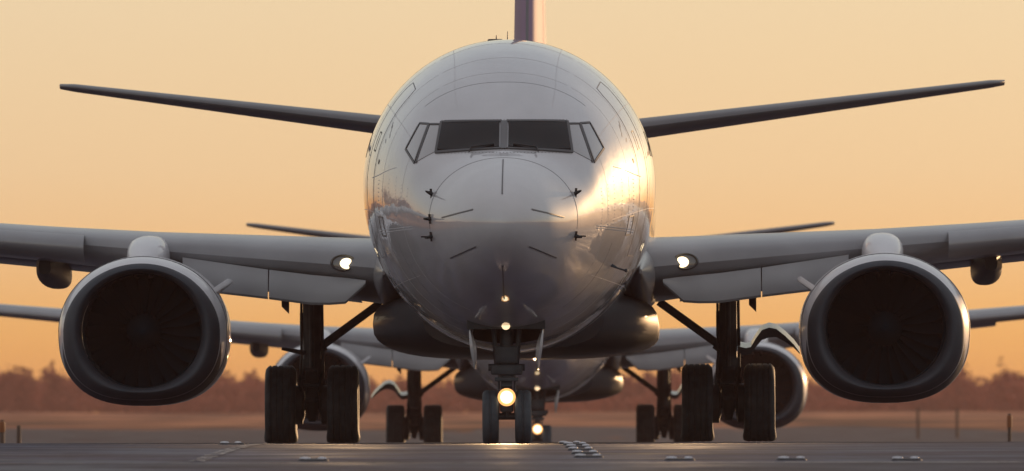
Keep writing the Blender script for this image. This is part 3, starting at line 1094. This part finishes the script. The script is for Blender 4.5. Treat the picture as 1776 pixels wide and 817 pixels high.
    add_box(bm, (0, ns - .09, .74), (.14, .12, .10), Matrix.Rotation(R(-25), 3, 'X'), .01)
    add_box(bm, (0, ns - .08, .46), (.17, .14, .12), None, .02)
    for k in range(5):
        add_tube(bm, [(-.05 + .025 * k, ns - .1, .405), (-.05 + .025 * k, ns - .1, .38)], .010, 6)
    ng = finish(bm, 'nose_gear', M['steel'], root)
    bm = bmesh.new()
    add_tube(bm, [(-.25, ns, .345), (.25, ns, .345)], .045, 12)
    finish(bm, 'axle', M['steel'], ng)
    bm = bmesh.new()
    add_lathe(bm, [(0, 0), (.0, .10), (.008, .108), (.02, .10), (.02, 0)], (0, ns - .19, .80), 'Z', 20)
    bm.free()
    for k in (-1, 1):
        tx = k * .205
        ro = .342
        prof_t = [(-.06, .20), (-.085, .215), (-.10, .26), (-.102, .29), (-.095, .315), (-.075, .333), (-.05, ro), (-.018, ro), (-.014, ro - .008), (-.006, ro - .008), (-.002, ro)]
        prof_t += [(-a_, b_) for a_, b_ in prof_t[::-1]]
        bm = bmesh.new()
        add_lathe(bm, prof_t, (0, 0, 0), 'X', 56)
        for v in bm.verts:
            if v.co.z < -.325:
                v.co.z = -.325 - (v.co.z + .325) * -.5
        bmesh.ops.translate(bm, verts=bm.verts, vec=(tx, ns, .333))
        finish(bm, 'tyre', M['tyre'], ng, True, 50)
        bm = bmesh.new()
        add_lathe(bm, [(-.07, .0), (-.07, .08), (-.05, .1), (-.045, .17), (-.07, .205), (.07, .205), (.045, .17), (.05, .1), (.07, .08), (.07, 0)], (tx, ns, .333), 'X', 32)
        finish(bm, 'wheel_rim', M['rim'], ng)
        # bay door: curved leaf hanging from the side of the opening
        bm = bmesh.new()
        rows = []
        for i in range(13):
            t = i / 12
            z = 1.46 - .52 * t
            x = k * (.462 - .065 * t - .015 * math.sin(t * math.pi))
            th = .010 + .068 * math.sin(math.pi * t) ** .9
            y0 = 3.72 + .18 * (2 * t - 1) ** 2
            y1 = 5.15 - .25 * t * t
            rows.append([bm.verts.new((x - th / 2, y0 + .02, z)), bm.verts.new((x, y0 - .015, z)), bm.verts.new((x + th / 2, y0 + .02, z)), bm.verts.new((x + .012, y1, z)), bm.verts.new((x - .012, y1, z))])
        for i in range(12):
            for q_ in range(5):
                bm.faces.new((rows[i][q_], rows[i][(q_ + 1) % 5], rows[i + 1][(q_ + 1) % 5], rows[i + 1][q_]))
        bm.faces.new(rows[0]); bm.faces.new(rows[-1][::-1])
        finish(bm, 'nose_gear_door', M['door'], ng, True, 40)
    # taxi lamp on the strut: bulb, bowl and a glowing ring that imitates its halo
    bm = bmesh.new()
    add_lathe(bm, [(ns - .13, .03), (ns - .15, .085), (ns - .20, .12), (ns - .212, .12), (ns - .212, .115), (ns - .205, .11)], (0, 0, .585), 'Y', 28)
    finish(bm, 'taxi_lamp_bowl', M['steel'], ng)
    bm = bmesh.new()
    add_lathe(bm, [(ns - .208, .118), (ns - .215, .078)], (0, 0, .585), 'Y', 28)
    for f in [f for f in bm.faces if len(f.verts) > 8]:
        bm.faces.remove(f)
    finish(bm, 'taxi_lamp_halo', M['lamphalo'], ng)
    bm = bmesh.new()
    add_lathe(bm, [(ns - .21, .084), (ns - .235, .058), (ns - .245, .0)], (0, 0, .585), 'Y', 28)
    finish(bm, 'taxi_lamp', M['lampglow'], ng)

    spot('taxi_lamp_light', ng, (0, ns - .30, .585), 1700, 34, 7)

    # --- fin
    def fin_sec(z, s_le, c, t):
        pts = airfoil((0, 0, 0), c, t, 0, 0, 16)
        return [Vector((p.z, s_le + p.y, z)) for p in pts]
    fin = loft('fin', [fin_sec(z, s, c, t) for z, s, c, t in ((4.6, 29.6, 7.4, .062), (5.4, 30.3, 6.6, .066), (7, 31.7, 5.6, .07), (12.4, 36.6, 2.1, .09))], M['fin'], root)
    loft('dorsal_fin', [[Vector((-.13, s, 5.02)), Vector((-.02, s, z)), Vector((.02, s, z)), Vector((.13, s, 5.02))] for s, z in ((25.2, 5.17), (28, 5.30), (30.4, 5.62), (31.0, 5.9))], M['fin_lead'], fin)
    loft('fin_leading_edge', [[Vector((x_, s + dy, z)) for x_, dy in ((-.03, .05), (-.012, -.012), (.012, -.012), (.03, .05))] for z, s in ((4.8, 29.77), (5.4, 30.3), (7, 31.7), (12.4, 36.6))], M['seam'], fin)
    loft('rudder', [fin_sec(z, s, c, t) for z, s, c, t in ((5.3, 35.4, 2.2, .05), (7, 36.0, 1.9, .05), (12.2, 38.0, .9, .05))], M['fin_lead'], fin)
    # --- stabilisers
    for sg in (-1, 1):
        st = loft('stabiliser', [airfoil((sg * x, s, z), c, t, 0, 0, 16) for x, s, z, c, t in ((.3, 33.0, 4.47, 4.2, .085), (2.36, 34.3, 4.75, 3.3, .085), (6.9, 37.2, 5.365, 1.5, .08), (7.13, 37.6, 5.395, 1.15, .07))], M['tail'], root)
        loft('elevator', [airfoil((sg * x, s, z), c, t, 0, 0, 12) for x, s, z, c, t in ((1.0, 36.4, 4.57, .95, .06), (6.7, 38.35, 5.34, .5, .06))], M['tail'], st)
    return root


near = build_airliner()
near.location = (-.115, 165, 0)
near.rotation_euler = (0, R(-.14), R(-.66))
tag(near, 'white twin-engine airliner facing the camera in the foreground, lamp lit on its nose gear', 'airplane', 'airliners queuing on the runway')
far = build_airliner(left_door=True)
far.location = (.53, 288, -.40)
far.rotation_euler = (R(.3), R(-.05), R(-.25))
tag(far, 'second airliner waiting behind the first, mostly hidden by its fuselage and wheels', 'airplane', 'airliners queuing on the runway')

# ------------------------------------------------------------------ inset runway lights
def light_mesh():
    bm = bmesh.new()
    add_lathe(bm, [(-.02, .15), (.004, .15), (.018, .135), (.020, 0)], (0, 0, 0), 'Z', 32)
    return bm


def make_fixture():
    o = finish(light_mesh(), 'runway_light', M['fixture_base'])
    for k, l in ((-1, .052), (1, .040)):
        bm = bmesh.new()
        secs = []
        for i in range(9):
            t = i / 8
            r = .018 * math.sin(math.pi * (.08 + .84 * t)) ** .5
            secs.append([(k * .082 - l + 2 * l * t, -.07 + r * 1.8 * math.cos(a), .020 + r * math.sin(a)) for a in np.linspace(0, math.pi, 9)])
        rings = [[bm.verts.new(p) for p in s_] for s_ in secs]
        for i in range(8):
            for q in range(8):
                bm.faces.new((rings[i][q], rings[i][q + 1], rings[i + 1][q + 1], rings[i + 1][q]))
        bm.faces.new(rings[0]); bm.faces.new(rings[-1][::-1])
        finish(bm, 'light_prism_housing', M['fixture'], o)
    return o


proto = None
FIX = [(.757, 133.5, 'runway light nearest the camera in the short row by the nose wheels'),
       (.755, 138.5, 'second nearest light of the short row by the nose wheels'),
       (.74, 144.0, 'third light from the camera in the short row by the nose wheels'),
       (.735, 149.5, 'fourth light from the camera in the short row by the nose wheels'),
       (.73, 155.5, 'fifth light from the camera in the short row by the nose wheels'),
       (.70, 163.0, 'farthest light of the short row by the nose wheels, at the pavement crest'),
       (-1.925, 130, 'inset light alone on the left half of the pavement, nearest the camera'),
       (1.62, 130, 'inset light below the right main wheels, left one of three in a row'),
       (2.70, 130, 'middle one of three inset lights in a row on the right'),
       (3.80, 129.5, 'rightmost inset light, in front of the right engine'),
       (-3.40, 163, 'small inset light left of the left main wheels, at the pavement crest')]
for (x, y, lab) in FIX:
    if proto is None:
        proto = make_fixture()
        o = proto
    else:
        o = proto.copy()
        col.objects.link(o)
        for ch in proto.children:
            c = ch.copy()
            col.objects.link(c)
            c.parent = o
    o.location = (x, y, ground_z(y) + .003)
    o.rotation_euler = (0, 0, random.uniform(-.12, .12))
    tag(o, lab, 'runway light', 'inset lights in the runway')

# ------------------------------------------------------------------ marker posts
def marker(x, y, h, r, lab, band):
    bm = bmesh.new()
    add_tube(bm, [(0, 0, -.15), (0, 0, h * .8), (0, 0, h)], [r, r * .9, r * .8], 12)
    o = finish(bm, 'marker_post', M['post_mat'])
    o.location = (x, y, ground_z(y))
    if band:
        bm = bmesh.new()
        add_lathe(bm, [(h * .62, r * 1.15), (h * .64, r * 1.25), (h * .94, r * 1.2), (h * .97, r * .6), (h * .97, 0)], (0, 0, 0), 'Z', 14)
        finish(bm, 'reflector_band', M['post_band'], o)
    tag(o, lab, 'marker post', 'marker posts beyond the runway')


marker(-9.55, 260, .50, .045, 'dark marker post at the left, below the left engine', False)
marker(-9.95, 262, .62, .05, 'marker post cut by the left edge of the picture', True)
marker(9.62, 260, .70, .04, 'orange banded marker post near the right edge', True)
marker(25.0, 755, 1.55, .09, 'hazy marker post farther off, right of the right engine', False)
marker(22.8, 755, 1.60, .09, 'hazy marker post farther off, under the right engine', False)

# ------------------------------------------------------------------ far wood
def wood(name, spots, leaf, per):
    V, F = [], []
    nv = 0
    for (x, y, z, h, w) in spots:
        n = per
        # clumps inside an uneven crown
        cl = rng.normal(0, 1, (14, 3))
        cl /= np.linalg.norm(cl, axis=1)[:, None]
        cl *= rng.uniform(.3, .85, (14, 1))
        idx = rng.integers(0, 14, n)
        d = rng.normal(0, .24, (n, 3))
        p = (cl[idx] + d) * np.array([w / 2, w / 2, h * .46]) + np.array([x, y, z + h * .52])
        a = rng.normal(0, 1, (n, 3)); a /= np.linalg.norm(a, axis=1)[:, None]
        b = rng.normal(0, 1, (n, 3)); b -= (a * b).sum(1)[:, None] * a; b /= np.linalg.norm(b, axis=1)[:, None]
        s = leaf * rng.uniform(.6, 1.4, (n, 1))
        q = np.stack([p - a * s - b * s * .6, p + a * s - b * s * .6, p + a * s + b * s * .6, p - a * s + b * s * .6], 1).reshape(-1, 3)
        V.append(q)
        F.append(np.arange(nv, nv + 4 * n).reshape(-1, 4))
        nv += 4 * n
        # trunk
        t = .02 * h + .08
        tv = np.array([[x - t, y, z - .5], [x + t, y, z - .5], [x + t * .6, y, z + h * .6], [x - t * .6, y, z + h * .6],
                       [x, y - t, z - .5], [x, y + t, z - .5], [x, y + t * .6, z + h * .6], [x, y - t * .6, z + h * .6]])
        V.append(tv)
        F.append(np.array([[nv, nv + 1, nv + 2, nv + 3], [nv + 4, nv + 5, nv + 6, nv + 7]]))
        nv += 8
    V = np.concatenate(V); F = np.concatenate(F)
    me = bpy.data.meshes.new(name)
    me.vertices.add(len(V)); me.vertices.foreach_set('co', V.ravel())
    me.loops.add(F.size); me.loops.foreach_set('vertex_index', F.ravel())
    me.polygons.add(len(F)); me.polygons.foreach_set('loop_start', np.arange(0, F.size, 4)); me.polygons.foreach_set('loop_total', np.full(len(F), 4))
    me.update()
    o = bpy.data.objects.new(name, me)
    col.objects.link(o)
    me.materials.append(M['leaf'])
    return o


M['leaf'] = mat('far_foliage', (0.34, 0.092, 0.048), 0.8, spec=.2, noise=(.05, (1, 1, 1), .7, 1.3))
spots = []
for x in np.arange(-150, 150, 3.4):
    for k in range(3):
        y = 2400 + rng.uniform(-40, 60) + 70 * k
        spots.append((x + rng.uniform(-2, 2), y, ground_z(y) - .3, rng.uniform(5.0, 7.6) + .8 * math.sin(x * .07), rng.uniform(5, 8)))
for x in np.arange(-150, 150, 2.6):
    spots.append((x + rng.uniform(-1, 1), 2372 + rng.uniform(-8, 8), ground_z(2372) - .5, rng.uniform(2.2, 3.6), 4.5))
for (x, h) in ((-88, 8.6), (-81, 8.9), (-93, 8.2), (-70, 8.0), (88, 8.4), (79, 8.0), (95, 8.8)):
    spots.append((x, 2380, ground_z(2380) - .3, h, 5.2))
tag(wood('tree_line', spots, .42, 420), 'hazy reddish line of trees along the horizon behind the airliners', 'trees', kind='stuff')
spots = []
for a in np.arange(0, 360, .45):
    if a < 6 or a > 354:
        continue
    r = 560 + 110 * math.sin(R(a * 3)) + rng.uniform(-40, 40)
    h = rng.uniform(8, 15) * (1 + .3 * math.sin(R(a * 17)))
    y = r * math.cos(R(a))
    x = r * math.sin(R(a))
    if y > 300 and abs(x) < 130:
        continue
    spots.append((x, y, ground_z(y) - .3, h, rng.uniform(8, 13)))
tag(wood('woodland', spots, .9, 120), 'far dark woodland round the airfield outside the picture', 'trees', kind='stuff')

# ------------------------------------------------------------------ haze
bm = bmesh.new()
add_box(bm, (0, 2300, 8.0), (1200, 5000, 22.0))
hz = finish(bm, 'haze', None, None, False)
hm = bpy.data.materials.new('evening_haze')
hm.use_nodes = True
nt = hm.node_tree
for n in list(nt.nodes):
    if n.type == 'BSDF_PRINCIPLED':
        nt.nodes.remove(n)
pv = nt.nodes.new('ShaderNodeVolumePrincipled')
pv.inputs['Color'].default_value = (1.0, 0.60, 0.50, 1)
pv.inputs['Density'].default_value = 0.00013
pv.inputs['Anisotropy'].default_value = 0.0
out = [n for n in nt.nodes if n.type == 'OUTPUT_MATERIAL'][0]
nt.links.new(pv.outputs[0], out.inputs['Volume'])
hz.data.materials.append(hm)
tag(hz, 'warm evening haze over the airfield', 'haze', kind='stuff')
